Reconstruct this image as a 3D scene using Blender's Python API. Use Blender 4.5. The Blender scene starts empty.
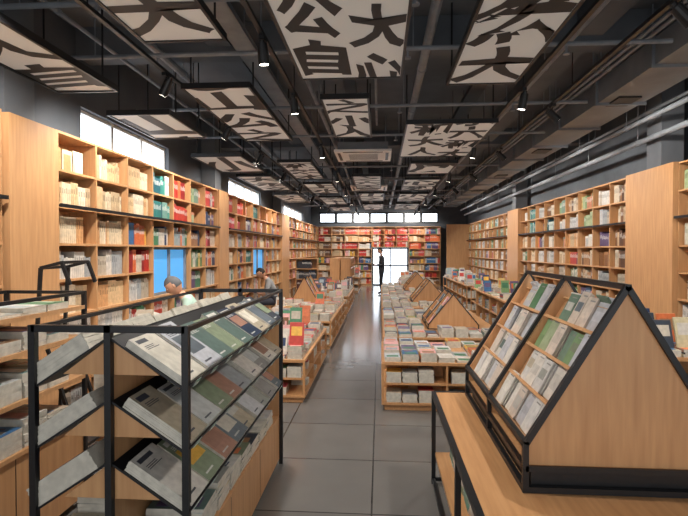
import bpy, bmesh, math, random
from mathutils import Vector, Matrix
R = random.Random(7)
sc = bpy.context.scene
COL = sc.collection
try:
    sc.view_settings.view_transform = 'Standard'
    sc.view_settings.exposure = 0.12
except Exception:
    pass

def lin(r, g=None, b=None):
    if g is None: r, g, b = r
    f = lambda c: (c/255/12.92) if c/255 <= .04045 else ((c/255+.055)/1.055)**2.4
    return (f(r), f(g), f(b), 1.0)

# ------------------------------------------------------------------ materials
def new_mat(name):
    m = bpy.data.materials.new(name); m.use_nodes = True
    nt = m.node_tree
    return m, nt, nt.nodes['Principled BSDF']

def plain(name, col, rough=.5, metal=0, emis=None, es=0):
    m, nt, b = new_mat(name)
    b.inputs['Base Color'].default_value = col
    b.inputs['Roughness'].default_value = rough
    b.inputs['Metallic'].default_value = metal
    if emis:
        b.inputs['Emission Color'].default_value = emis
        b.inputs['Emission Strength'].default_value = es
    return m

def noisy(name, c1, c2, scale=(1,1,1), nscale=5, rough=.5, detail=4, bump=0):
    m, nt, b = new_mat(name)
    tc = nt.nodes.new('ShaderNodeTexCoord'); mp = nt.nodes.new('ShaderNodeMapping')
    mp.inputs['Scale'].default_value = scale
    n = nt.nodes.new('ShaderNodeTexNoise'); n.inputs['Scale'].default_value = nscale; n.inputs['Detail'].default_value = detail
    r = nt.nodes.new('ShaderNodeValToRGB')
    r.color_ramp.elements[0].position = .3; r.color_ramp.elements[1].position = .7
    r.color_ramp.elements[0].color = c1; r.color_ramp.elements[1].color = c2
    nt.links.new(tc.outputs['Object'], mp.inputs['Vector']); nt.links.new(mp.outputs['Vector'], n.inputs['Vector'])
    nt.links.new(n.outputs['Fac'], r.inputs['Fac']); nt.links.new(r.outputs['Color'], b.inputs['Base Color'])
    b.inputs['Roughness'].default_value = rough
    if bump:
        bp = nt.nodes.new('ShaderNodeBump'); bp.inputs['Strength'].default_value = bump
        nt.links.new(n.outputs['Fac'], bp.inputs['Height']); nt.links.new(bp.outputs['Normal'], b.inputs['Normal'])
    return m

WOOD = noisy('oak_veneer', lin(186,138,94), lin(204,157,110), (9,9,.7), 4, .42)
WOODH = noisy('oak_veneer_table', lin(184,134,88), lin(202,152,104), (12,.8,12), 4, .38)
BLACK = noisy('black_powder_coat', lin(20,20,22), lin(27,27,29), (1,1,1), 40, .42)
DARK = noisy('dark_painted_plaster', lin(80,85,91), lin(90,95,101), (1,1,1), 3, .8)
CEIL = noisy('ceiling_black_grey', lin(90,95,101), lin(104,109,115), (1,1,1), 2, .85)
PIPE = noisy('grey_painted_pipe', lin(116,121,127), lin(138,143,149), (1,1,1), 6, .5)
DUCT = noisy('galvanised_duct', lin(106,111,117), lin(126,131,137), (1,1,1), 3, .45)
WHITE = noisy('white_plastic', lin(220,220,216), lin(230,230,226), (1,1,1), 5, .5)
BOARD_GLOW = plain('calligraphy_board', lin(204,203,197), .6, 0, lin(212,212,208), .14)  # faint emission stands in for light on the board undersides; not lamps
INK = plain('calligraphy_ink', lin(44,46,49), .6)
GREYW = noisy('light_column_paint', lin(98,102,107), lin(110,114,119), (1,1,1), 3, .7)
WIN = plain('daylight_glass', lin(225,235,245), .3, 0, lin(228,238,250), 2.8)
WINB = plain('daylight_glass_blue', lin(70,140,200), .3, 0, lin(70,146,200), .9)

def book_mat():
    m, nt, b = new_mat('printed_books')
    a = nt.nodes.new('ShaderNodeVertexColor'); a.layer_name = 'Col'
    tc = nt.nodes.new('ShaderNodeTexCoord')
    n = nt.nodes.new('ShaderNodeTexNoise'); n.inputs['Scale'].default_value = 28; n.inputs['Detail'].default_value = 3
    nt.links.new(tc.outputs['Object'], n.inputs['Vector'])
    mr = nt.nodes.new('ShaderNodeMapRange'); mr.inputs['From Min'].default_value=.3; mr.inputs['From Max'].default_value=.7
    mr.inputs['To Min'].default_value = .82; mr.inputs['To Max'].default_value = 1.08
    nt.links.new(n.outputs['Fac'], mr.inputs['Value'])
    mx = nt.nodes.new('ShaderNodeVectorMath'); mx.operation = 'SCALE'
    nt.links.new(a.outputs['Color'], mx.inputs[0]); nt.links.new(mr.outputs['Result'], mx.inputs['Scale'])
    nt.links.new(mx.outputs['Vector'], b.inputs['Base Color'])
    b.inputs['Roughness'].default_value = .38
    return m
BOOK = book_mat()

def floor_mat():
    m, nt, b = new_mat('grey_floor_tiles')
    tc = nt.nodes.new('ShaderNodeTexCoord')
    br = nt.nodes.new('ShaderNodeTexBrick'); br.offset = 0
    br.inputs['Scale'].default_value = 1; br.inputs['Brick Width'].default_value = .8; br.inputs['Row Height'].default_value = .8
    br.inputs['Mortar Size'].default_value = .006; br.inputs['Mortar Smooth'].default_value = .1
    br.inputs['Color1'].default_value = lin(104,101,99); br.inputs['Color2'].default_value = lin(111,108,105); br.inputs['Mortar'].default_value = lin(58,56,55)
    mp = nt.nodes.new('ShaderNodeMapping'); mp.inputs['Location'].default_value = (.05,.1,0)
    nt.links.new(tc.outputs['Object'], mp.inputs['Vector']); nt.links.new(mp.outputs['Vector'], br.inputs['Vector'])
    n = nt.nodes.new('ShaderNodeTexNoise'); n.inputs['Scale'].default_value = 3; n.inputs['Detail'].default_value = 6
    nt.links.new(tc.outputs['Object'], n.inputs['Vector'])
    mr = nt.nodes.new('ShaderNodeMapRange'); mr.inputs['To Min'].default_value = .85; mr.inputs['To Max'].default_value = 1.12
    nt.links.new(n.outputs['Fac'], mr.inputs['Value'])
    mx = nt.nodes.new('ShaderNodeVectorMath'); mx.operation = 'SCALE'
    nt.links.new(br.outputs['Color'], mx.inputs[0]); nt.links.new(mr.outputs['Result'], mx.inputs['Scale'])
    nt.links.new(mx.outputs['Vector'], b.inputs['Base Color'])
    b.inputs['Roughness'].default_value = .16
    return m
FLOOR = floor_mat()

# ------------------------------------------------------------------ mesh builder
class MB:
    def __init__(s): s.v=[]; s.f=[]; s.c=[]; s.m=[]
    def hexa(s, P, cols, mat):
        i=len(s.v); s.v += [tuple(p) for p in P]
        F=[(0,3,2,1),(4,5,6,7),(0,1,5,4),(1,2,6,5),(2,3,7,6),(3,0,4,7)]
        if not isinstance(cols, list): cols=[cols]*6
        for k,f in enumerate(F):
            s.f.append(tuple(i+a for a in f)); s.c.append(cols[k]); s.m.append(mat)
    def box(s,x0,x1,y0,y1,z0,z1,col=(1,1,1,1),mat=0):
        s.hexa([(x0,y0,z0),(x1,y0,z0),(x1,y1,z0),(x0,y1,z0),(x0,y0,z1),(x1,y0,z1),(x1,y1,z1),(x0,y1,z1)],col,mat)
    def obox(s,o,U,V,W,col=(1,1,1,1),mat=0):
        o=Vector(o)
        s.hexa([o,o+U,o+U+V,o+V,o+W,o+U+W,o+U+V+W,o+V+W],col,mat)
    def bar(s,p0,p1,w,mat=0,col=(1,1,1,1),h=None):
        p0=Vector(p0);p1=Vector(p1);d=(p1-p0).normalized();h=h or w
        up=Vector((0,0,1)) if abs(d.z)<.95 else Vector((0,1,0))
        a=d.cross(up).normalized(); b=a.cross(d).normalized()
        s.obox(p0-a*w/2-b*h/2-d*0, a*w, b*h, p1-p0, col, mat)
    def prism(s,pts,ext,mat=0,col=(1,1,1,1)):
        n=len(pts); i=len(s.v); e=Vector(ext)
        s.v += [tuple(p) for p in pts]+[tuple(Vector(p)+e) for p in pts]
        s.f.append(tuple(range(i,i+n))[::-1]); s.f.append(tuple(range(i+n,i+2*n)))
        s.c+= [col,col]; s.m+=[mat,mat]
        for k in range(n):
            l=(k+1)%n; s.f.append((i+k,i+l,i+n+l,i+n+k)); s.c.append(col); s.m.append(mat)
    def cyl(s,p0,p1,r,n=10,mat=0,r2=None,col=(1,1,1,1)):
        p0=Vector(p0);p1=Vector(p1);d=(p1-p0).normalized(); r2=r if r2 is None else r2
        up=Vector((0,0,1)) if abs(d.z)<.95 else Vector((0,1,0))
        a=d.cross(up).normalized(); b=a.cross(d).normalized(); i=len(s.v)
        for p,rr in ((p0,r),(p1,r2)):
            for k in range(n):
                t=2*math.pi*k/n; s.v.append(tuple(p+a*rr*math.cos(t)+b*rr*math.sin(t)))
        for k in range(n):
            l=(k+1)%n; s.f.append((i+k,i+l,i+n+l,i+n+k)); s.c.append(col); s.m.append(mat)
        s.f.append(tuple(range(i,i+n))[::-1]); s.f.append(tuple(range(i+n,i+2*n))); s.c+=[col,col]; s.m+=[mat,mat]
    def build(s,name,mats,parent=None,bevel=0,recalc=True):
        me=bpy.data.meshes.new(name); me.from_pydata(s.v,[],s.f)
        if recalc:
            bm=bmesh.new(); bm.from_mesh(me); bmesh.ops.recalc_face_normals(bm,faces=bm.faces); bm.to_mesh(me); bm.free()
        for m in mats: me.materials.append(m)
        me.polygons.foreach_set('material_index', s.m)
        at=me.color_attributes.new('Col','FLOAT_COLOR','CORNER')
        buf=[]
        for p in me.polygons: buf += list(s.c[p.index])*p.loop_total
        at.data.foreach_set('color', buf)
        o=bpy.data.objects.new(name,me); COL.objects.link(o)
        if parent: o.parent=parent
        if bevel:
            b=o.modifiers.new('bevel','BEVEL'); b.width=bevel; b.segments=2; b.limit_method='ANGLE'
        return o

PAGE = lin(206,200,186)
# ------------------------------------------------------------------ room shell
XL, XR, YB, YF, ZC = -3.22, 4.0, 23.35, -1.6, 4.0
def shell(name, x0,x1,y0,y1,z0,z1,mat):
    m=MB(); m.box(x0,x1,y0,y1,z0,z1); return m.build(name,[mat])
shell('floor',XL-.2,XR+.2,YF-.2,YB+.2,-.1,0,FLOOR)
shell('ceiling',XL-.2,XR+.2,YF-.2,YB+.2,ZC,ZC+.1,CEIL)
shell('wall_right',XR,XR+.2,YF,YB,0,ZC,DARK)
m=MB()
fx=(XL,XL+.25,XR-.25,XR)
m.box(fx[0],fx[1],YF-.2,YF,0,ZC); m.box(fx[2],fx[3],YF-.2,YF,0,ZC); m.box(fx[1],fx[2],YF-.2,YF,3.7,ZC); m.box(fx[1],fx[2],YF-.2,YF,0,.15)  # unseen wall, left open to let soft fill light in
m.build('wall_front',[DARK])
m=MB()
n=5
for i in range(n+1):
    x=fx[1]+(fx[2]-fx[1])*i/n; m.box(max(fx[1],x-.03),min(fx[2],x+.03),YF-.13,YF-.07,.15,3.7)
for z in (.15,2.4,3.64): m.box(fx[1],fx[2],YF-.125,YF-.075,z,z+.06)
m.build('window_front',[BLACK])  # mullions of an unseen glazed opening added to brighten the interior

wins_hi=[(5.2,7.45),(10.5,13.4),(16.2,20.8)]
wins_lo=[(6.17,7.42),(11.2,12.48)]
m=MB()
ys=sorted(set([YF,YB]+[a for w in wins_hi for a in w]))
zs=[0,2.35,3.2,ZC]
for i in range(len(ys)-1):
    yc=(ys[i]+ys[i+1])/2
    for j in range(len(zs)-1):
        zc=(zs[j]+zs[j+1])/2
        if not (any(a<yc<b for a,b in wins_hi) and 2.35<zc<3.2): m.box(XL-.2,XL,ys[i],ys[i+1],zs[j],zs[j+1])
m.build('wall_left',[DARK])
m=MB()
m.box(XL,-.36,YB,YB+.2,0,2.88); m.box(1.32,XR,YB,YB+.2,0,2.88); m.box(-.36,1.32,YB,YB+.2,1.76,2.88)
m.box(XL,-2.85,YB,YB+.2,2.88,3.42); m.box(2.7,XR,YB,YB+.2,2.88,3.42); m.box(XL,XR,YB,YB+.2,3.42,ZC)
m.build('wall_back',[DARK])
k=1
for (a,b) in wins_hi:
    m=MB(); m.box(XL-.14,XL-.12,a,b,2.35,3.2,mat=0)
    n=max(2,round((b-a)/.8))
    for i in range(n+1):
        y=a+(b-a)*i/n; m.box(XL-.12,XL-.06,max(a,y-.025),min(b,y+.025),2.35,3.2,mat=1)
    for z in (2.35,2.72,3.16): m.box(XL-.12,XL-.065,a,b,z,z+.035,mat=1)
    m.build('window_%d'%k,[WIN,WHITE]); k+=1
for (a,b) in wins_lo:   # low windows boxed out flush with the bookcase fronts
    a-=.015; b-=.02
    m=MB(); m.box(-2.97,-2.955,a+.03,b-.03,1.055,1.685,mat=0)
    for y in (a+.03,(a+b)/2-.015,b-.06): m.box(-2.955,-2.92,y,y+.03,1.055,1.685,mat=1)
    for z in (1.055,1.655): m.box(-2.955,-2.925,a+.03,b-.03,z,z+.03,mat=1)
    m.build('window_%d'%k,[WINB,PIPE]); k+=1
m=MB(); m.box(-2.85,2.7,YB+.1,YB+.12,2.88,3.42,mat=0)
for i in range(8):
    x=-2.85+5.55*i/7; m.box(x-.06 if i else x,x+.06 if i<7 else x,YB+.03,YB+.1,2.88,3.42,mat=1)
for z in (2.88,3.34): m.box(-2.85,2.7,YB+.035,YB+.1,z,z+.08,mat=1)
m.build('window_%d'%k,[WIN,BLACK]); k+=1
m=MB(); m.box(-.355,1.315,YB+.1,YB+.12,0.002,1.755,mat=0)
for x in (-.355,.45,1.255): m.box(x,x+.06,YB+.02,YB+.1,0.002,1.755,mat=1)
for z in (0.002,.9,1.695): m.box(-.355,1.315,YB+.03,YB+.1,z,z+.06,mat=1)
m.build('door_1',[WIN,BLACK])
shell('wall_partition',2.78,XR-.01,21.1,21.2,0,2.72,WOOD)

# ------------------------------------------------------------------ books
PALS = {
 'cream':[(218,200,170),(222,208,184),(212,180,138),(204,154,106),(190,166,132)],
 'white':[(206,204,198),(190,190,188),(214,208,198),(160,164,166),(184,172,154)],
 'card':[(216,214,210),(204,204,206),(218,212,202),(188,190,196),(210,196,182)],
 'red':[(172,48,42),(190,66,52),(146,42,46),(210,110,68),(206,190,172),(200,88,98)],
 'teal':[(50,116,112),(68,140,130),(40,90,100),(180,194,186),(110,148,138)],
 'mix':[(182,62,54),(56,104,150),(206,200,188),(68,122,90),(216,168,72),(96,78,114),(216,162,160),(44,62,96),(190,180,164),(152,110,76),(204,196,184),(206,112,68),(150,164,168)],
 'mag':[(198,196,188),(104,114,122),(156,158,150),(58,64,74),(180,168,146),(132,144,118),(92,112,106),(206,200,186),(78,116,114),(168,126,108),(200,186,150),(190,192,190)],
 'brown':[(126,86,56),(162,118,78),(196,170,138),(96,68,52),(204,190,168)],
 'green':[(84,128,86),(120,150,104),(160,174,136),(206,204,190),(190,124,96),(206,182,118),(110,136,118)],
 'dark':[(50,54,62),(72,74,82),(96,60,58),(44,58,80),(150,148,144)],
}
PALS={k:[lin(*c) for c in v] for k,v in PALS.items()}
def jit(c,a=.12):
    f=1+R.uniform(-a,a); return (min(1,c[0]*f),min(1,c[1]*f),min(1,c[2]*f),1)

def fill_cell(mb, axis, a0, a1, z, zt, face, dirn, pal, faceout=.12):
    H=zt-z
    def put(b0,b1,h,d,col,off=0):
        f=face+dirn*(.012+off)
        g=f+dirn*d
        lo,hi=min(f,g),max(f,g)
        if axis=='y': mb.box(lo,hi,b0,b1,z,z+h,col)
        else: mb.box(b0,b1,lo,hi,z,z+h,col)
    a=a0+R.uniform(.005,.03); end=a1-R.choice([.01,.01,.02,.08,.14])
    if R.random()<faceout:
        while a+.15<end:
            w=R.uniform(.13,.17); h=min(H*.88,w*1.4); c=jit(R.choice(pal))
            put(a,a+w,h,.03,c,.03)
            put(a+w*.15,a+w*.85,h*.8,.002,jit(R.choice(pal)),.027)
            a+=w+.015
        return
    while a<end:
        c=R.choice(pal); h=min(H*.93,R.uniform(.2,.275)); w=R.uniform(.018,.042); n=R.choice([1,2,3,5,8])
        run=R.random()<.7
        for i in range(n):
            if a+w>end: a=end+1; break
            hh=h if run else h*R.uniform(.9,1)
            cc=jit(c,.06)
            put(a,a+w*.94,hh,R.uniform(.16,.19),cc)
            if w>.022:
                lab=jit(PALS['white'][0] if sum(c[:3])<1.0 else tuple(v*.55 for v in c[:3])+(1,),.15)
                put(a+w*.25,a+w*.69,hh*R.uniform(.72,.85),.0015,lab,-.0014)
                put(a+w*.1,a+w*.84,hh*.55,.0015,cc,-.002)
            a+=w

ZS=[.08,.38,.70,1.03,1.36,1.69,2.03,2.36,2.70]
T=.022
def bookcase(axis, face, dirn, a0, a1, nb, palf, skip=(), name='bookcase', zs=ZS, depth=.3, rail=True, low=0):
    mb=MB(); bk=MB()
    back=face+dirn*depth
    def bx(b0,b1,f0,f1,z0,z1,mat=0):
        f0,f1=min(f0,f1),max(f0,f1)
        if axis=='y': mb.box(f0,f1,b0,b1,z0,z1,mat=mat)
        else: mb.box(b0,b1,f0,f1,z0,z1,mat=mat)
    w=(a1-a0)/nb
    bx(a0+.001,a1-.001,face+dirn*.02,back,0.001,zs[0])
    def cellskip(i,j): return (i,j) in skip
    for i in range(nb+1):
        x=a0+w*i
        for j in range(len(zs)-1):
            L=cellskip(i-1,j) if i>0 else False; Rr=cellskip(i,j) if i<nb else False
            if (L and Rr) : continue
            xa=max(a0+.001,x-T/2); xb=min(a1-.001,x+T/2)
            bx(xa,xb,face,back,zs[j],zs[j+1])
    for j,z in enumerate(zs):
        for i in range(nb):
            up=cellskip(i,j) if j<len(zs)-1 else False; dn=cellskip(i,j-1) if j>0 else False
            if up and dn: continue
            bx(a0+w*i,a0+w*(i+1),face-dirn*.002,back,z,z+T)
    for i in range(nb):
        for j in range(len(zs)-1):
            if cellskip(i,j): continue
            bx(a0+w*i,a0+w*(i+1),back-dirn*.012,back,zs[j],zs[j+1])
            pal=palf(i,j)
            if pal: fill_cell(bk,axis,a0+w*i+T/2,a0+w*(i+1)-T/2,zs[j]+T,zs[j+1],face+dirn*.035,dirn,PALS[pal])
    if rail:
        bx(a0+.001,a1-.001,face-dirn*.03,face-dirn*.055,2.035,2.065,1)
        for i in range(nb+1):
            x=min(max(a0+w*i,a0+.02),a1-.02); bx(x-.01,x+.01,face-dirn*.03,face,2.04,2.06,1)
    o=mb.build(name,[WOOD,BLACK])
    b=bk.build('shelved_books',[BOOK],recalc=False); b.parent=o
    return o
def pf_left(i,j):
    if j<=1: return R.choice(['mix','white','brown'])
    if j>=6: return ['red','red','mix','teal','red','green','mix','red','cream'][i%9] if R.random()<.75 else R.choice(['mix','red'])
    return R.choice(['white','cream','mix','mix','red','mix','green']) if R.random()>.35 else ['cream','mix','teal','mix','mix','mix','red'][i%7]
def pf_l1(i,j):
    if i<=1: return 'cream' if j in(7,5,3) else 'white' if j!=6 else 'cream'
    if i==2 and j>=6: return 'cream'
    if i in (3,4) and j>=6: return 'teal' if i==3 else 'red'
    return pf_left(i,j)
FL=-2.87
bookcase('y',FL,-1,1.4,3.62,3,pf_l1)
bookcase('y',FL,-1,4.26,8.7,7,pf_l1,skip={(3,3),(4,3),(3,4),(4,4)})
bookcase('y',FL,-1,9.27,14.4,8,pf_left,skip={(3,3),(4,3),(3,4),(4,4)})
bookcase('y',FL,-1,15.6,23.0,10,lambda i,j:R.choice(['red','mix','mix','cream']))
FR=3.64
def pf_r(i,j):
    if j>=6: return R.choice(['brown','green','teal','white','green'])
    return R.choice(['white','brown','mix','white','cream','green'])
bookcase('y',FR,1,3.6,6.4,4,pf_r)
bookcase('y',FR,1,7.6,13.3,9,pf_r)
bookcase('y',FR,1,14.4,21.05,10,pf_r)
def pf_b(i,j): return R.choice(['red','red','mix','brown','cream']) if j>=5 else R.choice(['mix','red','mix','brown','cream'])
bookcase('x',23.02,1,-2.85,-.37,4,pf_b,rail=False)
bookcase('x',23.02,1,1.33,2.76,2,pf_b,rail=False)
bk=MB(); mb=MB()
for z in (1.78,2.05,2.36,2.70): mb.box(-.365,1.325,23.02,23.32,z,z+T)
for x in (-.365,.19,.75,1.303): mb.box(x,x+T,23.02,23.32,1.78,2.7)
mb.box(-.365,1.325,23.30,23.32,1.78,2.7)
for x in (-.34,.215,.775):
    for z,zt in ((1.80,2.05),(2.07,2.36),(2.38,2.7)): fill_cell(bk,'x',x,x+.52,z,zt,23.04,1,PALS['red'])
o=mb.build('bookcase',[WOOD]); bk.build('shelved_books',[BOOK],parent=o,recalc=False)

def column(x0,x1,y0,y1,top,ux0,ux1,uy0,uy1):
    m=MB(); m.box(x0,x1,y0,y1,0.001,top,mat=0)
    m.box(ux0,ux1,uy0,uy1,top,ZC-.001,mat=1)
    m.build('wood_clad_column',[WOOD,GREYW,BLACK])
column(-3.2,FL+.03,3.66,4.25,2.71,-3.2,-2.95,3.75,4.1)
column(-3.2,FL+.03,8.71,9.26,2.72,-3.2,-2.95,8.8,9.15)
column(-3.2,FL+.03,14.41,15.59,2.72,-3.2,-2.95,14.8,15.2)
column(FR-.06,3.98,6.41,7.59,2.73,3.62,3.9,6.75,7.1)
column(FR-.06,3.98,13.31,14.39,2.73,3.6,3.9,13.6,13.95)

# ------------------------------------------------------------------ book stacks
def stack(mb,x,y,z,w,l,n,pal,rot=0,deco=True,th=(.014,.03)):
    zz=z
    for i in range(n):
        t=R.uniform(*th); a=rot+R.uniform(-.05,.05)
        c,s=math.cos(a),math.sin(a); U=Vector((c*w,s*w,0)); V=Vector((-s*l,c*l,0)); W=Vector((0,0,t*.98))
        o=Vector((x,y,zz))-U/2-V/2
        col=jit(R.choice(pal)); 
        mb.obox(o,U,V,W,[col,col,PAGE,PAGE,PAGE,col])
        if i==n-1 and deco:
            d=jit(R.choice(pal),.3); e=jit(R.choice(PALS['mix']))
            mb.obox(o+U*.12+V*.12+W,U*.76,V*R.uniform(.3,.5),Vector((0,0,.001)),e)
            mb.obox(o+U*.12+V*.75+W,U*.6,V*.09,Vector((0,0,.001)),d)
        zz+=t
    return zz

def open_table(x0,x1,y0,y1,h,faces='x-',pal=('mix','white'),dens=.9,gap=.03,shelfpal='mix',hmax=6,avoid=None,name='book_display_table',upright=.0):
    mb=MB(); bk=MB()
    mb.box(x0+.03,x1-.03,y0+.03,y1-.03,.001,.06)
    mb.box(x0,x1,y0,y1,.06,.085); mb.box(x0,x1,y0,y1,h-.03,h)
    zm=.085+(h-.115)*.5
    mb.box(x0+.005,x1-.005,y0+.005,y1-.005,zm-.011,zm+.011)
    core=.3
    mb.box(x0+core,x1-core,y0+core,y1-core,.085,zm-.011); mb.box(x0+core,x1-core,y0+core,y1-core,zm+.011,h-.03)
    for x in (x0,x1-.025):
        for y in (y0,y1-.025): mb.box(x,x+.025,y,y+.025,.085,h-.03)
    ny=max(1,round((y1-y0)/.75)); nx=max(1,round((x1-x0)/.6))
    for i in range(1,ny):
        y=y0+(y1-y0)*i/ny
        mb.box(x0+.002,x0+core,y-.01,y+.01,.085,h-.03); mb.box(x1-core,x1-.002,y-.01,y+.01,.085,h-.03)
    for i in range(1,nx):
        x=x0+(x1-x0)*i/nx
        mb.box(x-.01,x+.01,y0+.002,y0+core,.085,h-.03); mb.box(x-.01,x+.01,y1-core,y1-.002,.085,h-.03)
    for z,zt in ((.086,zm-.02),(zm+.012,h-.04)):
        for i in range(ny):
            a=y0+(y1-y0)*i/ny+.05
            while a+.2<y0+(y1-y0)*(i+1)/ny:
                if R.random()<.85:
                    n=max(1,int((zt-z)*R.uniform(.4,.95)/.024))
                    if a>y0+.3 and a<y1-.5:
                        stack(bk,x0+.13,a+.08,z,.19,.14,n,PALS[R.choice([shelfpal,'white'])],deco=False,th=(.016,.024))
                        stack(bk,x1-.13,a+.08,z,.19,.14,n,PALS[R.choice([shelfpal,'white'])],deco=False,th=(.016,.024))
                a+=.18
        for i in range(nx):
            a=x0+(x1-x0)*i/nx+.04
            while a+.17<x0+(x1-x0)*(i+1)/nx:
                if R.random()<.92:
                    n=max(1,int((zt-z)*R.uniform(.5,.97)/.021))
                    stack(bk,a+.085,y0+.11,z,.15,.19,n,PALS[R.choice([shelfpal,'mix','white'])],deco=False,th=(.014,.024))
                a+=.165
    y=y0+.14
    while y<y1-.12:
        x=x0+.11
        while x<x1-.1:
            if not (avoid and avoid[0]-.1<x<avoid[1]+.1 and avoid[2]-.13<y<avoid[3]+.13) and R.random()<dens:
                n=R.randint(1,hmax)
                p=PALS[pal[int((x-x0)*3+y*2)%len(pal)]]
                zz=stack(bk,x,y,h+.0005,.16,.225,n,p)
                if upright and R.random()<upright:
                    c=jit(R.choice(p)); hh=R.uniform(.2,.26)
                    bk.obox((x-.08,y-.02,zz),Vector((.16,0,0)),Vector((0,.02,0)),Vector((0,.07,hh)),c)
                    bk.obox((x-.06,y-.0225+.03,zz+hh*.42),Vector((.12,0,0)),Vector((0,.002,0)),Vector((0,.028,hh*.4)),jit(R.choice(PALS['mix'])))
            x+=.185
        y+=.26
    o=mb.build(name,[WOODH],bevel=.002)
    bk.build('displayed_books',[BOOK],parent=o,recalc=False)
    return o

# ------------------------------------------------------------------ gable display
def gable(x0,x1,ys,z0,h,lip=.1,rows=4,palf=lambda k,r:'mix',card=(.1,.15),name='gable_book_rack',bw=.018,leg=0):
    mb=MB(); bk=MB(); xm=(x0+x1)/2; w=xm-x0
    zb=z0+leg
    L=Vector((w,0,h-lip-leg)).length
    for k,y in enumerate(ys):
        pts=[(x0,y,zb),(x0,y,zb+lip),(xm,y,z0+h),(x1,y,zb+lip),(x1,y,zb)]
        for i in range(5):
            mb.bar(pts[i],pts[(i+1)%5],bw,1,h=bw)
        for (px,_,pz) in pts[:4]: mb.box(px-bw/2,px+bw/2,y-bw/2,y+bw/2,pz-bw/2,pz+bw/2,mat=1)
        if leg:
            for px in (x0,x1): mb.bar((px,y,z0+.001),(px,y,zb),bw,1)
    if leg: # black recessed plinth
        mb.box(x0+.03,x1-.03,ys[0]+.02,ys[-1]-.02,z0+.001,zb-.011,mat=1)
        for px in (x0,x1): mb.bar((px,ys[0],z0+.013),(px,ys[-1],z0+.013),bw,1)
        mb.bar((x0,ys[0],z0+.013),(x1,ys[0],z0+.013),bw,1)
    for (px,pz) in ((x0,zb),(x1,zb),(xm,z0+h),(x0,zb+lip),(x1,zb+lip)):
        mb.bar((px,ys[0],pz),(px,ys[-1],pz),bw,1)
    mb.box(x0+.01,x1-.01,ys[0],ys[-1],zb-.004,zb+.012,mat=0)
    for k,y in enumerate(ys):
        d=.012 if k==0 else -.024 if k==len(ys)-1 else -.006
        ins=.008
        mb.prism([(x0+ins,y+d-.006,zb),(x0+ins,y+d-.006,zb+lip),(xm,y+d-.006,z0+h-ins),(x1-ins,y+d-.006,zb+lip),(x1-ins,y+d-.006,zb)],(0,.014,0),0)
    for sgn in (-1,1):
        bx=xm+sgn*w
        up=Vector((-sgn*w,0,h-lip-leg)).normalized(); nrm=Vector((sgn*(h-lip-leg),0,w)).normalized()
        base=Vector((bx,0,zb+lip))
        inset=.07
        for k in range(len(ys)-1):
            ya,yb=ys[k]+.02,ys[k+1]-.02
            o=base-nrm*inset; o.y=ya
            mb.obox(o,Vector((0,yb-ya,0)),up*(L-.08),nrm*.01,mat=0)
            for r in range(rows):
                t=.0+r*(L-.06)/rows
                o=base+up*t-nrm*(inset-.01); o.y=ya
                mb.obox(o,Vector((0,yb-ya,0)),up*.008,nrm*(inset-.015),mat=0)
                o=base+up*t-nrm*(.012); o.y=ya
                mb.obox(o,Vector((0,yb-ya,0)),up*.016,nrm*.003,mat=0)
                y=ya+.006
                while y+card[0]*.9<yb:
                    pal=PALS[palf(k,r)]
                    cw=card[0]*R.uniform(.8,1.05); ch=card[1]*R.uniform(.9,1.08)
                    if y+cw>yb: break
                    n=R.randint(1,3); c0=R.choice(pal)
                    for q in range(n):
                        c=jit(c0,.06); off=.012+q*.012
                        o=base+up*(t+.009+R.uniform(0,.006))-nrm*(inset-off); o.y=y+R.uniform(-.003,.003)
                        v=up*ch+nrm*.012
                        bk.obox(o,Vector((0,cw,0)),v,nrm*.008,c)
                        if q==n-1:
                            e=jit(c0,.2) if R.random()<.7 else jit(R.choice(PALS['mag']),.2)
                            bk.obox(o+v*R.uniform(.25,.45)+nrm*.0082+Vector((0,cw*.14,0)),Vector((0,cw*.72,0)),v*R.uniform(.2,.45),nrm*.001,e)
                            bk.obox(o+v*.86+nrm*.0082+Vector((0,cw*.14,0)),Vector((0,cw*.5,0)),v*.04,nrm*.001,jit(PALS['dark'][4],.3))
                    y+=cw+R.uniform(.002,.008)
    o=mb.build(name,[WOOD,BLACK])
    bk.build('racked_cards',[BOOK],parent=o,recalc=False)
    return o

TZ=.65
m=MB(); bk=MB()
tx0,tx1,ty0,ty1=.38,1.72,.75,3.55
m.box(tx0+.012,tx1-.012,ty0+.012,ty1-.012,TZ-.03,TZ,mat=0)
for (a,b) in (((tx0,ty0),(tx1,ty0)),((tx1,ty0),(tx1,ty1)),((tx1,ty1),(tx0,ty1)),((tx0,ty1),(tx0,ty0))):
    m.bar((a[0],a[1],TZ-.014),(b[0],b[1],TZ-.014),.028,1,h=.034)
for y in (ty0,1.65,2.45,ty1):
    for x in (tx0,tx1): m.box(x-.014,x+.014,y-.014,y+.014,.001,TZ,mat=1)
    m.bar((tx0,y,.03),(tx1,y,.03),.022,1)
for x in (tx0,tx1): m.bar((x,ty0,.03),(x,ty1,.03),.022,1)
m.box(tx0+.01,tx1-.01,ty0,ty1,.2,.222,mat=0)
m.box(tx0+.5,tx0+.52,ty0,ty1,.222,TZ-.03,mat=0)
y=ty0+.15
while y<ty1-.15:
    stack(bk,tx0+.2,y,.223,.2,.16,R.randint(4,9),PALS[R.choice(['mix','white','teal'])]); y+=.19
o=m.build('card_display_table',[WOODH,BLACK]); bk.build('displayed_books',[BOOK],parent=o,recalc=False)
gable(.6,1.4,[2.1,2.78,3.47],TZ,.85,lip=.1,rows=4,palf=lambda k,r:('green' if r>=2 and R.random()<(.4 if k==0 else .12) else 'card'),card=(.11,.17),name='gable_card_rack',bw=.024,leg=.1)

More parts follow.
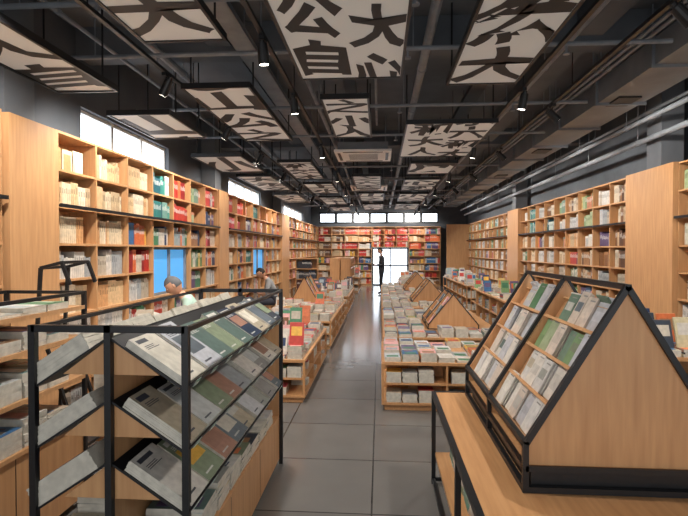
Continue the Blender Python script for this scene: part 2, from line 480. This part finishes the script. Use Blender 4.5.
open_table(.02,1.35,5.12,6.3,.5,pal=('white','card','mix'),hmax=4,shelfpal='mix')
def row_r(y0,y1,g):
    open_table(.04,1.7,y0,y1,.5,pal=('white','mag','mix','dark'),hmax=5,avoid=(.7,1.42,g,g+1.0))
    gable(.7,1.42,[g,g+.5,g+1.0],.508,.5,lip=.06,rows=3,palf=lambda k,r:'mag' if k else 'mix',card=(.13,.15),bw=.012)
row_r(6.6,9.6,7.3)
row_r(10.0,13.0,10.7)
row_r(13.4,16.4,14.2)
open_table(.7,1.9,17.0,20.2,.5,pal=('white','mix'),hmax=7,upright=.3)
open_table(2.25,3.0,4.2,7.9,.78,pal=('mix','mag'),hmax=3,upright=.3)
open_table(2.25,3.0,8.4,12.6,.72,pal=('green','mix','white'),hmax=5,upright=.3)
open_table(2.25,3.0,13.2,18.0,.72,pal=('mix','white'),hmax=5,upright=.3)

open_table(-1.95,-.8,5.3,7.5,.47,pal=('red','mix','brown','mix'),hmax=7,shelfpal='red',upright=.14,dens=.97)
open_table(-1.95,-.8,8.2,12.0,.47,pal=('mix','brown','red'),hmax=8,avoid=(-1.95,-1.3,10.4,11.6),shelfpal='brown',dens=.97,upright=.1)
gable(-1.9,-1.3,[10.5,11.0,11.5],.478,.6,lip=.06,rows=3,palf=lambda k,r:'mix',card=(.13,.17),bw=.012)
open_table(-1.95,-.8,12.7,15.8,.47,pal=('brown','mix','dark'),hmax=7,upright=.4,shelfpal='brown')
open_table(-1.95,-.8,19.2,21.6,.6,pal=('brown','red','dark'),hmax=7,upright=.5,shelfpal='brown')
bookcase('y',-.95,-1,16.2,18.6,4,lambda i,j:R.choice(['dark','brown','mix']),zs=[.08,.38,.7,1.03,1.36],depth=.32,rail=False,name='freestanding_bookcase')
bookcase('y',-1.62,1,16.2,18.6,4,lambda i,j:R.choice(['dark','brown','mix']),zs=[.08,.38,.7,1.03,1.36],depth=.32,rail=False,name='freestanding_bookcase')
bookcase('x',15.95,1,-2.7,-2.0,1,lambda i,j:'dark',zs=[.08,.38,.7,1.03,1.36],rail=False,name='freestanding_bookcase')
open_table(-2.5,-1.75,4.1,4.95,.8,pal=('white','mag','mix'),hmax=5,upright=.2)

# ------------------------------------------------------------------ near left magazine rack
m=MB(); bk=MB()
x0,x1,y0,y1,zt=-1.39,-.76,1.91,3.8,1.35; xm=(x0+x1)/2; B=.027
for y in (y0,y1):
    for x in (x0,xm,x1): m.box(x-B/2,x+B/2,y-B/2,y+B/2,.001,zt,mat=1)
    m.box(x0,x1,y-B/2,y+B/2,zt-B,zt,mat=1); m.box(x0,x1,y-B/2,y+B/2,.36,.36+B,mat=1)
m.bar((x1,y0,zt-B/2),(x1,y1,zt-B/2),B*.7,1); m.bar((x0,y0,zt-B/2),(x0,y1,zt-B/2),B*.6,1)
m.box(x0+.012,x1-.012,y0+.015,y1-.015,.04,.36,mat=0)
m.box(x0+.012,x1-.012,y0+.02,y1-.02,.36,.378,mat=0)
m.box(xm-.009,xm+.009,y0+.02,y1-.02,.378,zt-.06,mat=0)
m.box(x0+.012,x1-.012,y1-.03,y1-.016,.378,zt-.24,mat=0)
for yy in (y0+.63,y0+1.26): m.box(x1-.0125,x1-.011,yy-.002,yy+.002,.05,.36,mat=1)
for ti,zp in enumerate((1.30,1.05,.80)):
    drop=.2
    for sgn in (-1,1):
        a=Vector((xm+sgn*.012,0,zp)); bpt=Vector((xm+sgn*(x1-xm),0,zp-drop))
        down=(bpt-a).normalized(); L=(bpt-a).length; nrm=Vector((sgn*drop,0,(x1-xm))).normalized()
        o=a.copy(); o.y=y0-.004
        m.obox(o,Vector((0,y1-y0+.008,0)),down*L,nrm*-.008,mat=1)
        o=bpt.copy(); o.y=y0-.004
        m.obox(o,Vector((0,y1-y0+.008,0)),nrm*.03,down*.004,mat=1)
        m.prism([(xm+sgn*.014,y0+.015,zp-.012),(xm+sgn*.014,y0+.015,zp-.15),(xm+sgn*.2,y0+.015,zp-.15)],(0,.012,0),0)
        y=y0+.004
        while y<y1-.16:
            w=R.choice([.2,.21,.22,.19]); w=min(w,y1-.02-y); l=R.uniform(.27,.31)
            n=R.randint(3,6) if sgn>0 else R.randint(7,10); pal=PALS[R.choice(['mag','mag','mag','white','dark','card','mag'])]; c0=R.choice(pal)
            off=.001
            for q in range(n):
                t=R.uniform(.006,.010); c=jit(c0,.05)
                o=bpt-down*(l+.006+R.uniform(0,.004))+nrm*off; o.y=y+R.uniform(-.002,.002)
                U=Vector((0,w-.008,0)); V=down*l; W=nrm*t*.97
                bk.obox(o,U,V,W,[c,c,PAGE,PAGE,PAGE,PAGE])
                if q==n-1:
                    tit=jit(PALS['dark'][1] if sum(c[:3])>.9 else PALS['white'][0],.2)
                    bk.obox(o+U*.1+V*.06+W,U*R.uniform(.4,.8),V*R.uniform(.05,.1),nrm*.0008,tit)
                    if R.random()<.5: bk.obox(o+U*.12+V*.3+W,U*.76,V*R.uniform(.3,.5),nrm*.0008,jit(R.choice(PALS['mix'] if R.random()<.25 else PALS['mag']),.25))
                    bk.obox(o+U*.15+V*.88+W,U*.4,V*.03,nrm*.0008,tit)
                    for g in range(3): bk.obox(o+U*.15+V*(.2+g*.03)+W,U*R.uniform(.3,.6),V*.012,nrm*.0007,tit)
                off+=t
            if sgn>0:
                o=bpt+down*.006; o.y=y+.05
                bk.obox(o,Vector((0,.055,0)),nrm*.033,down*.002,lin(215,225,215))
                bk.obox(o+nrm*.022+Vector((0,.002,0)),Vector((0,.051,0)),nrm*.008,down*.0026,lin(80,150,125))
            y+=w+.004
for sx in (-1,1):
    y=y0+.13
    while y<y1-.12:
        stack(bk,xm+sx*.16,y,.379,.26,.19,R.randint(5,11),PALS[R.choice(['white','mag','mix','mag'])],th=(.01,.02)); y+=.21
o=m.build('magazine_rack',[WOOD,BLACK]); bk.build('racked_magazines',[BOOK],parent=o,recalc=False)

# ------------------------------------------------------------------ left low shelf unit
m=MB(); bk=MB()
x0,x1,y0,y1=-2.45,-1.92,1.3,3.12
for x in (x0,x1):
    for y in (y0,y1): m.box(x-.012,x+.012,y-.012,y+.012,.001,1.385,mat=1)
    m.bar((x,y0,1.375),(x,y1,1.375),.02,1)
for y in (y0,y1): m.bar((x0,y,1.375),(x1,y,1.375),.02,1)
for z in (.55,.82,1.08,1.27):
    m.box(x0+.01,x1+.008,y0+.013,y1-.013,z,z+.022,mat=0); m.box(x1+.008,x1+.012,y0+.01,y1-.01,z,z+.024,mat=0)
m.box(x0+.012,x1-.005,y0+.013,y1-.013,.05,.55,mat=0)
m.box(x0+.012,x0+.03,y0+.013,y1-.013,.57,1.3,mat=0)
m.box(x1-.006,x1-.003,y0+.6,y0+.604,.06,.54,mat=1); m.box(x1-.006,x1-.003,y0+1.2,y0+1.204,.06,.54,mat=1)
for z,mx in ((.573,10),(.843,10),(1.103,7),(1.293,4)):
    y=y0+.14
    while y<y1-.12:
        for x in (x1-.13,x1-.36): stack(bk,x,y,z,.24,.19,R.randint(max(1,mx-4),mx),PALS[R.choice(['white','mix','mag','mag'])],th=(.01,.02))
        y+=.205
o=m.build('periodical_shelf_unit',[WOOD,BLACK]); bk.build('displayed_magazines',[BOOK],parent=o,recalc=False)

# rolling ladder beyond it
m=MB()
lx,ly=-2.42,3.6
for dy in (-.16,.16):
    m.bar((lx-.12,ly+dy,.06),(lx-.02,ly+dy,1.52),.022,0)
    m.bar((lx+.32,ly+dy,.06),(lx+.02,ly+dy,.95),.022,0)
    m.bar((lx-.02,ly+dy,1.52),(lx+.14,ly+dy,1.56),.022,0)
    m.bar((lx+.14,ly+dy,1.56),(lx+.2,ly+dy,1.4),.022,0)
    m.bar((lx-.055,ly+dy,.94),(lx+.03,ly+dy,.95),.02,0)
    for x in (lx-.12,lx+.32): m.cyl((x,ly+dy-.015,.041),(x,ly+dy+.015,.041),.04,14,0)
m.bar((lx-.02,ly-.16,1.52),(lx-.02,ly+.16,1.52),.022,0); m.bar((lx+.14,ly-.16,1.56),(lx+.14,ly+.16,1.56),.022,0)
for i in range(4):
    t=.22+.24*i; x=lx+.32-(t-.06)*.34; m.box(x-.1,x+.03,ly-.16,ly+.16,t,t+.02,mat=0)
m.bar((lx-.1,ly-.16,.4),(lx-.1,ly+.16,.4),.02,0)
m.build('rolling_step_ladder',[BLACK])

# ------------------------------------------------------------------ ceiling panels
def glyph(ch):
    cu=bpy.data.curves.new('g','FONT'); cu.body=ch; cu.size=1; cu.offset=.034; cu.resolution_u=3
    ob=bpy.data.objects.new('g',cu); COL.objects.link(ob)
    dg=bpy.context.evaluated_depsgraph_get(); dg.update()
    me=ob.evaluated_get(dg).to_mesh()
    vs=[(v.co.x,v.co.y) for v in me.vertices]; fs=[tuple(p.vertices) for p in me.polygons]
    ob.evaluated_get(dg).to_mesh_clear()
    bpy.data.objects.remove(ob); bpy.data.curves.remove(cu)
    if not vs: return [],[]
    x0=min(v[0] for v in vs);x1=max(v[0] for v in vs);y0=min(v[1] for v in vs);y1=max(v[1] for v in vs)
    return [((a-x0)/(x1-x0),(b-y0)/(y1-y0)) for a,b in vs],fs
CH=list('永公自然山水天文心风木之大小人和入上六')
GC={c:glyph(c) for c in CH}
gi=[0]
def clip(pts,fs,x0,x1,y0,y1):
    """crop the printed strokes at the edge of the board"""
    bm=bmesh.new(); vv=[bm.verts.new(p) for p in pts]
    for f in fs:
        try: bm.faces.new([vv[i] for i in f])
        except Exception: pass
    for co,no in (((x0,0,0),(-1,0,0)),((x1,0,0),(1,0,0)),((0,y0,0),(0,-1,0)),((0,y1,0),(0,1,0))):
        bmesh.ops.bisect_plane(bm,geom=bm.verts[:]+bm.edges[:]+bm.faces[:],plane_co=co,plane_no=no,clear_outer=True)
    bm.verts.index_update(); bm.verts.ensure_lookup_table()
    V=[tuple(v.co) for v in bm.verts]; F=[tuple(v.index for v in f.verts) for f in bm.faces]; bm.free()
    return V,F
def panel(x0,x1,y0,y1,z,chars=None,cols=1,sc_=1.3,pitch=1.35):
    m=MB()
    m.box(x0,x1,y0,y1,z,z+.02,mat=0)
    f=.022
    for b in ((x0-f,x0,y0-f,y1+f),(x1,x1+f,y0-f,y1+f),(x0,x1,y0-f,y0),(x0,x1,y1,y1+f)): m.box(*b,z-.012,z+.045,mat=1)
    for x in (x0,x1):
        for y in (y0+.2,y1-.2): m.cyl((x,y,z+.03),(x,y,ZC-.001),.009,6,mat=1)
    m.box(x0,x1,(y0+y1)/2-.02,(y0+y1)/2+.02,z+.02,z+.045,mat=1)
    W=(x1-x0)/cols; Ln=y1-y0
    n=max(1,round(Ln/(W*pitch)))
    q_=0
    for c_ in range(cols):
      shift=(.22*Ln/n if c_%2 else -.08*Ln/n) if cols>1 else R.uniform(-.12,.12)*Ln/n
      xs=R.uniform(-.1,.1)*W
      for k in range(-1,n+1):
        ch=chars[q_%len(chars)] if chars else CH[(gi[0]*7)%len(CH)]; gi[0]+=1; q_+=1
        vs,fs=GC[ch]
        if not vs: continue
        cy=y0+Ln*(k+.5)/n+shift; hgt=Ln/n*.93
        sx=R.uniform(.9,1.02); tilt=R.uniform(-.08,.08)
        cx=x0+W*(c_+.5)+xs
        pts=[]; pa=R.uniform(0,6); pb=R.uniform(0,6)
        wid=W*(sc_ if cols==1 else .98)
        for a,b in vs:
            a2=a+.045*math.sin(b*7+pa)+tilt*(b-.5); b2=b+.05*math.sin(a*6+pb)
            pts.append((cx+(a2-.5)*wid*sx, cy-(b2-.5)*hgt*sx, z-.003))
        V,F=clip(pts,fs,x0+.004,x1-.004,y0+.004,y1-.004)
        base=len(m.v); m.v+=V
        for q in F: m.f.append(tuple(base+i for i in q)); m.c.append((0,0,0,1)); m.m.append(2)
    m.build('calligraphy_ceiling_panel',[BOARD_GLOW,BLACK,INK],recalc=False)
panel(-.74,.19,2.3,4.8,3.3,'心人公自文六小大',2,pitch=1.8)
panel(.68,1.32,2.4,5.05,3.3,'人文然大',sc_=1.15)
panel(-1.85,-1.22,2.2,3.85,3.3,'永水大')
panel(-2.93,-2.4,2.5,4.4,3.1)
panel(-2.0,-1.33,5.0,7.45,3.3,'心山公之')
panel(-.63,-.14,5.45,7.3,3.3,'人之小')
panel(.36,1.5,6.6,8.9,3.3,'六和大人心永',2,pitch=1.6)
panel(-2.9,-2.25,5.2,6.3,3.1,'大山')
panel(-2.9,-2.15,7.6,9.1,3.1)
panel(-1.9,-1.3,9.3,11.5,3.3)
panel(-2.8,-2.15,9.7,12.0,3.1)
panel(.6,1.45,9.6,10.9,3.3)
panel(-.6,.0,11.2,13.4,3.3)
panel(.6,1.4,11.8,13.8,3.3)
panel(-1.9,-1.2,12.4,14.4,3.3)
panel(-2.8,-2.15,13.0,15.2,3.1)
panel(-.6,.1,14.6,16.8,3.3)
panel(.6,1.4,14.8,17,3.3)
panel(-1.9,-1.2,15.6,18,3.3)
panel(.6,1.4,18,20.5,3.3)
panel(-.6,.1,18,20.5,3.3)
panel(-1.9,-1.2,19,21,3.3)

# ------------------------------------------------------------------ ceiling services
for i,y in enumerate((.6,5.1,9.9,14.1,18.6)):
    m=MB(); m.box(XL+.01,XR-.01,y,y+.28,3.7,ZC-.001); m.build('ceiling_beam',[CEIL])
for x in (-1.65,2.05):
    m=MB()
    for a,b in ((-1.5,.59),(.89,5.09),(5.39,9.89),(10.19,14.09),(14.39,18.59),(18.89,23.3)): m.box(x-.12,x+.12,a,b,3.75,ZC-.001)
    m.build('ceiling_beam',[CEIL])
def pipes(name,specs,mat,hang=1.6):
    m=MB()
    for (x,z,r,a,b) in specs:
        m.cyl((x,a,z),(x,b,z),r,10)
        y=a+.5
        while y<b:
            m.cyl((x,y,z),(x,y,ZC-.001),.006,5); m.cyl((x,y-.015,z),(x,y+.015,z),r+.008,10); y+=hang
    return m.build(name,[mat])
pipes('sprinkler_pipe',[(-2.2,3.62,.04,-1.4,23.1),(.45,3.62,.045,-1.4,23.1),(1.75,3.6,.035,-1.4,21),(-.85,3.64,.028,-1.4,23)],PIPE)
pipes('cable_conduit',[(2.25,3.56,.018,-1.4,21),(2.33,3.56,.018,-1.4,21),(2.41,3.56,.018,-1.4,21),(-2.6,3.58,.018,-1.4,23),(-.05,3.64,.016,-1.4,8),(3.35,3.3,.03,-1.4,21),(3.5,3.1,.035,-1.4,21),(3.6,3.5,.02,-1.4,21)],PIPE)
m=MB()
for y in (2.0,3.6,4.6,6.4,8.0,11.0,13.0,15.5,17.4,20.6):
    m.cyl((XL+.02,y,3.48),(2.55,y,3.48),.022,8)
    for x in (-2.7,-1.1,.3,1.3): m.cyl((x,y,3.48),(x,y,ZC-.001),.006,5)
    for x in (-2.1,.25,1.65): m.cyl((x,y,3.48),(x,y,3.4),.01,6); m.cyl((x,y,3.4),(x,y,3.385),.03,8)
m.build('sprinkler_branch_pipes',[PIPE])
m=MB()
m.box(2.62,3.15,-1.3,20.9,3.42,3.68); y=0
while y<20.5:
    m.box(2.59,3.18,y,y+.03,3.39,3.695); m.cyl((2.6,y+.015,3.69),(2.6,y+.015,ZC-.001),.007,5); m.cyl((3.17,y+.015,3.69),(3.17,y+.015,ZC-.001),.007,5); y+=1.25
for y in (3.5,6.0,9.0,12.0,15.0): m.box(2.75,3.0,y,y+.35,3.40,3.42,mat=1)
m.build('ventilation_duct',[DUCT,BLACK])
def tray(x,z,w,mat):
    m=MB()
    m.box(x-w,x+w,-1.4,21,z,z+.005); m.box(x-w,x-w+.005,-1.4,21,z,z+.05); m.box(x+w-.005,x+w,-1.4,21,z,z+.05)
    y=0
    while y<21: m.cyl((x-w+.01,y,z+.01),(x-w+.01,y,ZC-.001),.005,5); m.cyl((x+w-.01,y,z+.01),(x+w-.01,y,ZC-.001),.005,5); y+=1.5
    m.build('cable_tray',[mat])
tray(-1.32,3.62,.1,PIPE); tray(1.15,3.56,.09,BLACK); tray(-.35,3.56,.07,BLACK)
def ac(x0,x1,y0,y1,z):
    m=MB()
    m.box(x0+.06,x1-.06,y0+.06,y1-.06,z+.04,z+.18,mat=1)
    m.box(x0,x1,y0,y1,z,z+.04,mat=0)
    cx,cy=(x0+x1)/2,(y0+y1)/2; w,l=(x1-x0)*.29,(y1-y0)*.29
    m.box(cx-w,cx+w,cy-l,cy+l,z-.006,z,mat=0)
    for i in range(9):
        y=cy-l+.03+i*(2*l-.06)/8.5; m.box(cx-w+.03,cx+w-.03,y,y+.018,z-.009,z-.006,mat=1)
    for b in ((x0+.15,x1-.15,y0+.05,y0+.1),(x0+.15,x1-.15,y1-.1,y1-.05),(x0+.05,x0+.1,y0+.15,y1-.15),(x1-.1,x1-.05,y0+.15,y1-.15)): m.box(*b,z-.004,z,mat=2)
    for x in (x0+.1,x1-.1):
        for y in (y0+.1,y1-.1): m.cyl((x,y,z+.18),(x,y,ZC-.001),.008,6,mat=1)
    m.build('air_conditioner_cassette',[WHITE,DUCT,BLACK])
ac(-.8,.2,8.7,9.7,3.36); ac(-.8,.2,13.5,14.5,3.36)

# ------------------------------------------------------------------ track lights
def track(x,y0,y1,z=3.34):
    m=MB(); m.box(x-.018,x+.018,y0,y1,z,z+.03)
    y=y0+.4
    while y<y1: m.cyl((x,y,z+.03),(x,y,ZC-.001),.006,6); y+=2
    m.build('lighting_track',[BLACK])
LAMPGLOW=plain('lamp_lens',lin(255,250,240),.4,0,lin(255,246,230),12)
def spot(x,y,tx,ty,tz,e,ang=110,z=3.34,col=(1,.94,.87)):
    m=MB(); p=Vector((x,y,z-.12)); d=(Vector((tx,ty,tz))-p).normalized()
    m.box(x-.02,x+.02,y-.06,y+.06,z-.03,z-.001); m.cyl((x,y,z-.03),p,.008,8)
    a=p-d*.07; b=p+d*.09
    m.cyl(a,b,.04,14,mat=0,r2=.045); m.cyl(a-d*.03,a,.022,12,mat=0)
    m.cyl(b,b+d*.002,.036,12,mat=1)
    o=m.build('track_spotlight',[BLACK,LAMPGLOW])
    l=bpy.data.lights.new('lamp','SPOT'); l.energy=e; l.spot_size=math.radians(ang); l.spot_blend=.6; l.shadow_soft_size=.05; l.color=col
    lo=bpy.data.objects.new('lamp',l); COL.objects.link(lo); lo.location=b+d*.06
    lo.rotation_euler=d.to_track_quat('-Z','Y').to_euler(); lo.parent=o
E=140
for x,(a,b) in ((-.93,(1,22.3)),(1.5,(1,22.3)),(-2.05,(1,22)),(2.0,(1,20.8))):
    track(x,a,b)
for y in (2.2,3.95,5.4,8.0,10.8,13.6,16.4,19.5): spot(-.93,y,-.7,y+.5,0,E*.8,130)
for y in (2.6,5.4,8.2,11.0,13.8,16.6,19.4): spot(1.5,y,1.0,y+.6,0,E*.7,130)
for y in (2.8,4.7,6.6,8.5,10.6,12.8,15.2,17.6,20): spot(-2.05,y,-3.0,y+.3,1.6,E,130)
for y in (3.5,6.0,8.5,11,13.5,16,18.5): spot(2.0,y,3.7,y+.3,1.7,E*1.1,130)
for x in (-.93,1.5): spot(x,21.6,x-.3,23.2,1.8,E*1.3,130)  # extra pair added to brighten the dark back bookcases

# ------------------------------------------------------------------ people
def skinmesh(verts,edges,rad,roots,sub=2):
    me=bpy.data.meshes.new('s'); me.from_pydata(verts,edges,[]); ob=bpy.data.objects.new('s',me); COL.objects.link(ob)
    md=ob.modifiers.new('sk','SKIN'); md.use_smooth_shade=True
    for i,r in enumerate(rad):
        d=me.skin_vertices[0].data[i]; d.radius=r if isinstance(r,tuple) else (r,r); d.use_root=(i in roots)
    sd=ob.modifiers.new('ss','SUBSURF'); sd.levels=sub; sd.render_levels=sub
    dg=bpy.context.evaluated_depsgraph_get(); dg.update()
    e=ob.evaluated_get(dg); out=bpy.data.meshes.new_from_object(e)
    bpy.data.objects.remove(ob); return out
def segd(p,a,b):
    ab=b-a; t=max(0,min(1,(p-a).dot(ab)/max(1e-9,ab.length_squared))); return (p-a-ab*t).length
def person(name,J,headc,pitch,loc,heading,cols,sleeve=False):
    root=bpy.data.objects.new(name,None); COL.objects.link(root)
    mats=[plain(name+'_'+n,lin(*c),.7) for n,c in zip(('shirt','trousers','skin','shoe','hair'),cols)]
    names=list(J); idx={n:i for i,n in enumerate(names)}
    E_=[('pelvis','spine','S'),('spine','chest','S'),('chest','nb','S'),('nb','neck','K')]
    for s in 'lr':
        E_+= [('chest','sh'+s,'S'),('sh'+s,'el'+s,'S'),('el'+s,'wr'+s,'S' if sleeve else 'K'),('wr'+s,'pa'+s,'K'),('pelvis','hi'+s,'T'),('hi'+s,'kn'+s,'T'),('kn'+s,'an'+s,'T'),('an'+s,'to'+s,'F')]
    verts=[J[n][0] for n in names]; rad=[J[n][1] for n in names]
    me=skinmesh(verts,[(idx[a],idx[b]) for a,b,_ in E_],rad,{idx['pelvis']})
    for mm in mats: me.materials.append(mm)
    mp={'S':0,'T':1,'K':2,'F':3}
    segs=[(Vector(J[a][0]),Vector(J[b][0]),mp[k]) for a,b,k in E_]
    for p in me.polygons:
        p.material_index=min(segs,key=lambda s:segd(p.center,s[0],s[1]))[2]; p.use_smooth=True
    b=bpy.data.objects.new('body',me); COL.objects.link(b); b.parent=root
    V=[];Ed=[];Rd=[];Ro=set()
    for s in 'lr':
        w=Vector(J['wr'+s][0]); pa=Vector(J['pa'+s][0]); d=(pa-w).normalized(); side=Vector((0,-1 if s=='l' else 1,0)); side=(side-d*side.dot(d)).normalized()
        upv=d.cross(side).normalized(); 
        if upv.z<0: upv=-upv
        for k,(o,l) in enumerate(((-.027,.06),(-.009,.072),(.009,.068),(.027,.055))):
            i=len(V); st=pa+side*o-d*.012; Ro.add(i)
            V+= [st,st+d*l*.45,st+d*l*.8+upv*.012,st+d*l*.95+upv*.03]; Rd+=[.009,.0085,.008,.007]; Ed+=[(i,i+1),(i+1,i+2),(i+2,i+3)]
        i=len(V); Ro.add(i); st=w.lerp(pa,.55)
        V+= [st,st+side*.035+d*.015,st+side*.045+d*.04+upv*.01]; Rd+=[.012,.01,.008]; Ed+=[(i,i+1),(i+1,i+2)]
    me=skinmesh([tuple(v) for v in V],Ed,Rd,Ro,1); me.materials.append(mats[2])
    f=bpy.data.objects.new('fingers',me); COL.objects.link(f); f.parent=root
    bm=bmesh.new(); bmesh.ops.create_uvsphere(bm,u_segments=28,v_segments=20,radius=1)
    for v in bm.verts:
        x,y,z=v.co
        jaw=1-.28*max(0,-z)**1.3
        nx=x*.098*(1-.1*max(0,-z) if x<0 else 1); ny=y*.077*jaw; nz=z*.118
        if x>0:
            g=math.exp(-((y/.16)**2)-(((z+.12)/.2)**2)); nx+=.024*g
            g=math.exp(-((abs(y)-.36)/.16)**2-((z-.06)/.1)**2); nx-=.010*g
            g=math.exp(-((y/.3)**2)-(((z+.82)/.15)**2)); nx+=.012*g
            g=math.exp(-((y/.3)**2)-(((z+.47)/.07)**2)); nx+=.006*g
        v.co=(nx,ny,nz)
    for f_ in bm.faces:
        c=f_.calc_center_median(); f_.smooth=True
        if c.z>.055 or (c.x<-.005 and c.z>-.045) : f_.material_index=1
    for v in bm.verts:
        if v.co.z>.05 or (v.co.x<-.0 and v.co.z>-.05): v.co*=1.07
    def blob(c,s,mi):
        r=bmesh.ops.create_icosphere(bm,subdivisions=2,radius=1); vs=r['verts']
        for v in vs: v.co=Vector((v.co.x*s[0]+c[0],v.co.y*s[1]+c[1],v.co.z*s[2]+c[2]))
        for f_ in {f for v in vs for f in v.link_faces}: f_.material_index=mi; f_.smooth=True
    for sy in (-1,1):
        blob((-.005,sy*.078,-.005),(.018,.008,.032),0); blob((.083,sy*.029,.006),(.009,.012,.006),2); blob((.09,sy*.029,.006),(.003,.005,.005),3)
        blob((.088,sy*.03,.024),(.006,.018,.004),1)
    blob((.096,0,-.055),(.005,.022,.005),4)
    me=bpy.data.meshes.new('head'); bm.to_mesh(me); bm.free()
    for mm in (mats[2],mats[4],plain('eye_white',lin(230,228,222)),plain('iris',lin(30,22,18)),plain('lips',lin(160,95,85))): me.materials.append(mm)
    h=bpy.data.objects.new('head',me); COL.objects.link(h); h.parent=root; h.location=headc; h.rotation_euler=(0,math.radians(pitch),0)
    m=MB(); pl,pr=Vector(J['pal'][0]),Vector(J['par'][0]); c=(pl+pr)/2+Vector((.05,0,.035))
    for s in (-1,1):
        m.obox(c,Vector((.0,s*.13,.02)),Vector((.16,0,.06)),Vector((-.004,0,.012)),PAGE)
        m.obox(c-Vector((-.001,0,.003)),Vector((.0,s*.135,.02)),Vector((.165,0,.062)),Vector((0,0,.003)),lin(70,90,120))
    m.build('open_book',[BOOK],parent=root)
    root.location=loc; root.rotation_euler=(0,0,math.radians(heading))
    return root
stand={'pelvis':((0,0,.93),(.15,.12)),'spine':((0,0,1.1),(.135,.105)),'chest':((0,0,1.3),(.16,.115)),'nb':((-.005,0,1.44),(.07,.065)),'neck':((.02,0,1.53),.048)}
for s,y in (('l',1),('r',-1)):
    stand.update({'sh'+s:((0,y*.185,1.38),.068),'el'+s:((-.01,y*.235,1.1),.05),'wr'+s:((.2,y*.12,1.08),.032),'pa'+s:((.27,y*.09,1.1),(.038,.022)),
      'hi'+s:((0,y*.09,.86),.1),'kn'+s:((.02+y*.03,y*.1,.48),.066),'an'+s:((-.03+y*.04,y*.1,.09),.045),'to'+s:((.12+y*.04,y*.12,.036),(.045,.032))})
person('standing_customer',stand,(.045,0,1.625),18,(.06,18.7,0),190,[(38,40,48),(30,32,40),(190,145,120),(22,22,24),(20,18,18)],True)
def seat(dz=0,lean=0):
    S={'pelvis':((0,0,.57+dz),(.16,.13)),'spine':((.03,0,.74+dz),(.135,.115)),'chest':((.13,0,.95+dz),(.16,.12)),'nb':((.21,0,1.07+dz),(.07,.065)),'neck':((.27,0,1.13+dz),.05)}
    for s,y in (('l',1),('r',-1)):
        S.update({'sh'+s:((.15,y*.185,1.02+dz),.068),'el'+s:((.22,y*.25,.76+dz),.05),'wr'+s:((.36,y*.13,.74+dz),.033),'pa'+s:((.42,y*.095,.77+dz),(.038,.022)),
         'hi'+s:((.05,y*.09,.56+dz),.1),'kn'+s:((.40,y*.13,.55+dz),.07),'an'+s:((.34,y*.13,.09),.046),'to'+s:((.45,y*.14,.036),(.045,.032))})
    return S
person('seated_reader',seat(),(.335,0,1.21),38,(-2.24,6.15,0),200,[(176,204,190),(60,64,74),(200,152,124),(40,34,30),(96,96,98)])
person('seated_reader',seat(-.08),(.335,0,1.13),34,(-2.38,11.3,0),195,[(150,150,150),(50,50,60),(190,145,118),(40,34,30),(25,22,22)])
def stool(x,y,h):
    m=MB(); m.cyl((x,y,h-.04),(x,y,h),.15,24,mat=0)
    for a in range(4):
        t=math.pi/4+a*math.pi/2; m.cyl((x+.11*math.cos(t),y+.11*math.sin(t),h-.04),(x+.14*math.cos(t),y+.14*math.sin(t),.001),.013,8,mat=1)
    for a in range(4):
        t=math.pi/4+a*math.pi/2;u=t+math.pi/2; m.cyl((x+.13*math.cos(t),y+.13*math.sin(t),.15),(x+.13*math.cos(u),y+.13*math.sin(u),.15),.008,6,mat=1)
    m.build('round_stool',[WOOD,BLACK])
stool(-2.22,6.15,.45); stool(-2.34,11.3,.37)

# ------------------------------------------------------------------ world + camera
w=bpy.data.worlds.new('World'); sc.world=w; w.use_nodes=True
w.node_tree.nodes['Background'].inputs[0].default_value=(.96,.98,1,1); w.node_tree.nodes['Background'].inputs[1].default_value=1.6
try:
    pl=bpy.data.lights.new('shopfront_sky_portal','AREA'); pl.shape='RECTANGLE'; pl.size=fx[2]-fx[1]; pl.size_y=3.5; pl.cycles.is_portal=True
    po=bpy.data.objects.new('shopfront_sky_portal',pl); COL.objects.link(po); po.location=((fx[1]+fx[2])/2,YF-.22,1.93); po.rotation_euler=(math.radians(90),0,0)  # samples sky light through the added opening behind the camera
except Exception as e: print('portal',e)
cd=bpy.data.cameras.new('Camera'); cd.sensor_width=36; cd.lens=500/688*36; cd.clip_start=.05
co=bpy.data.objects.new('Camera',cd); COL.objects.link(co)
co.location=(0,0,1.65); co.rotation_euler=(math.radians(90-.917),0,math.radians(4.1))
sc.camera=co
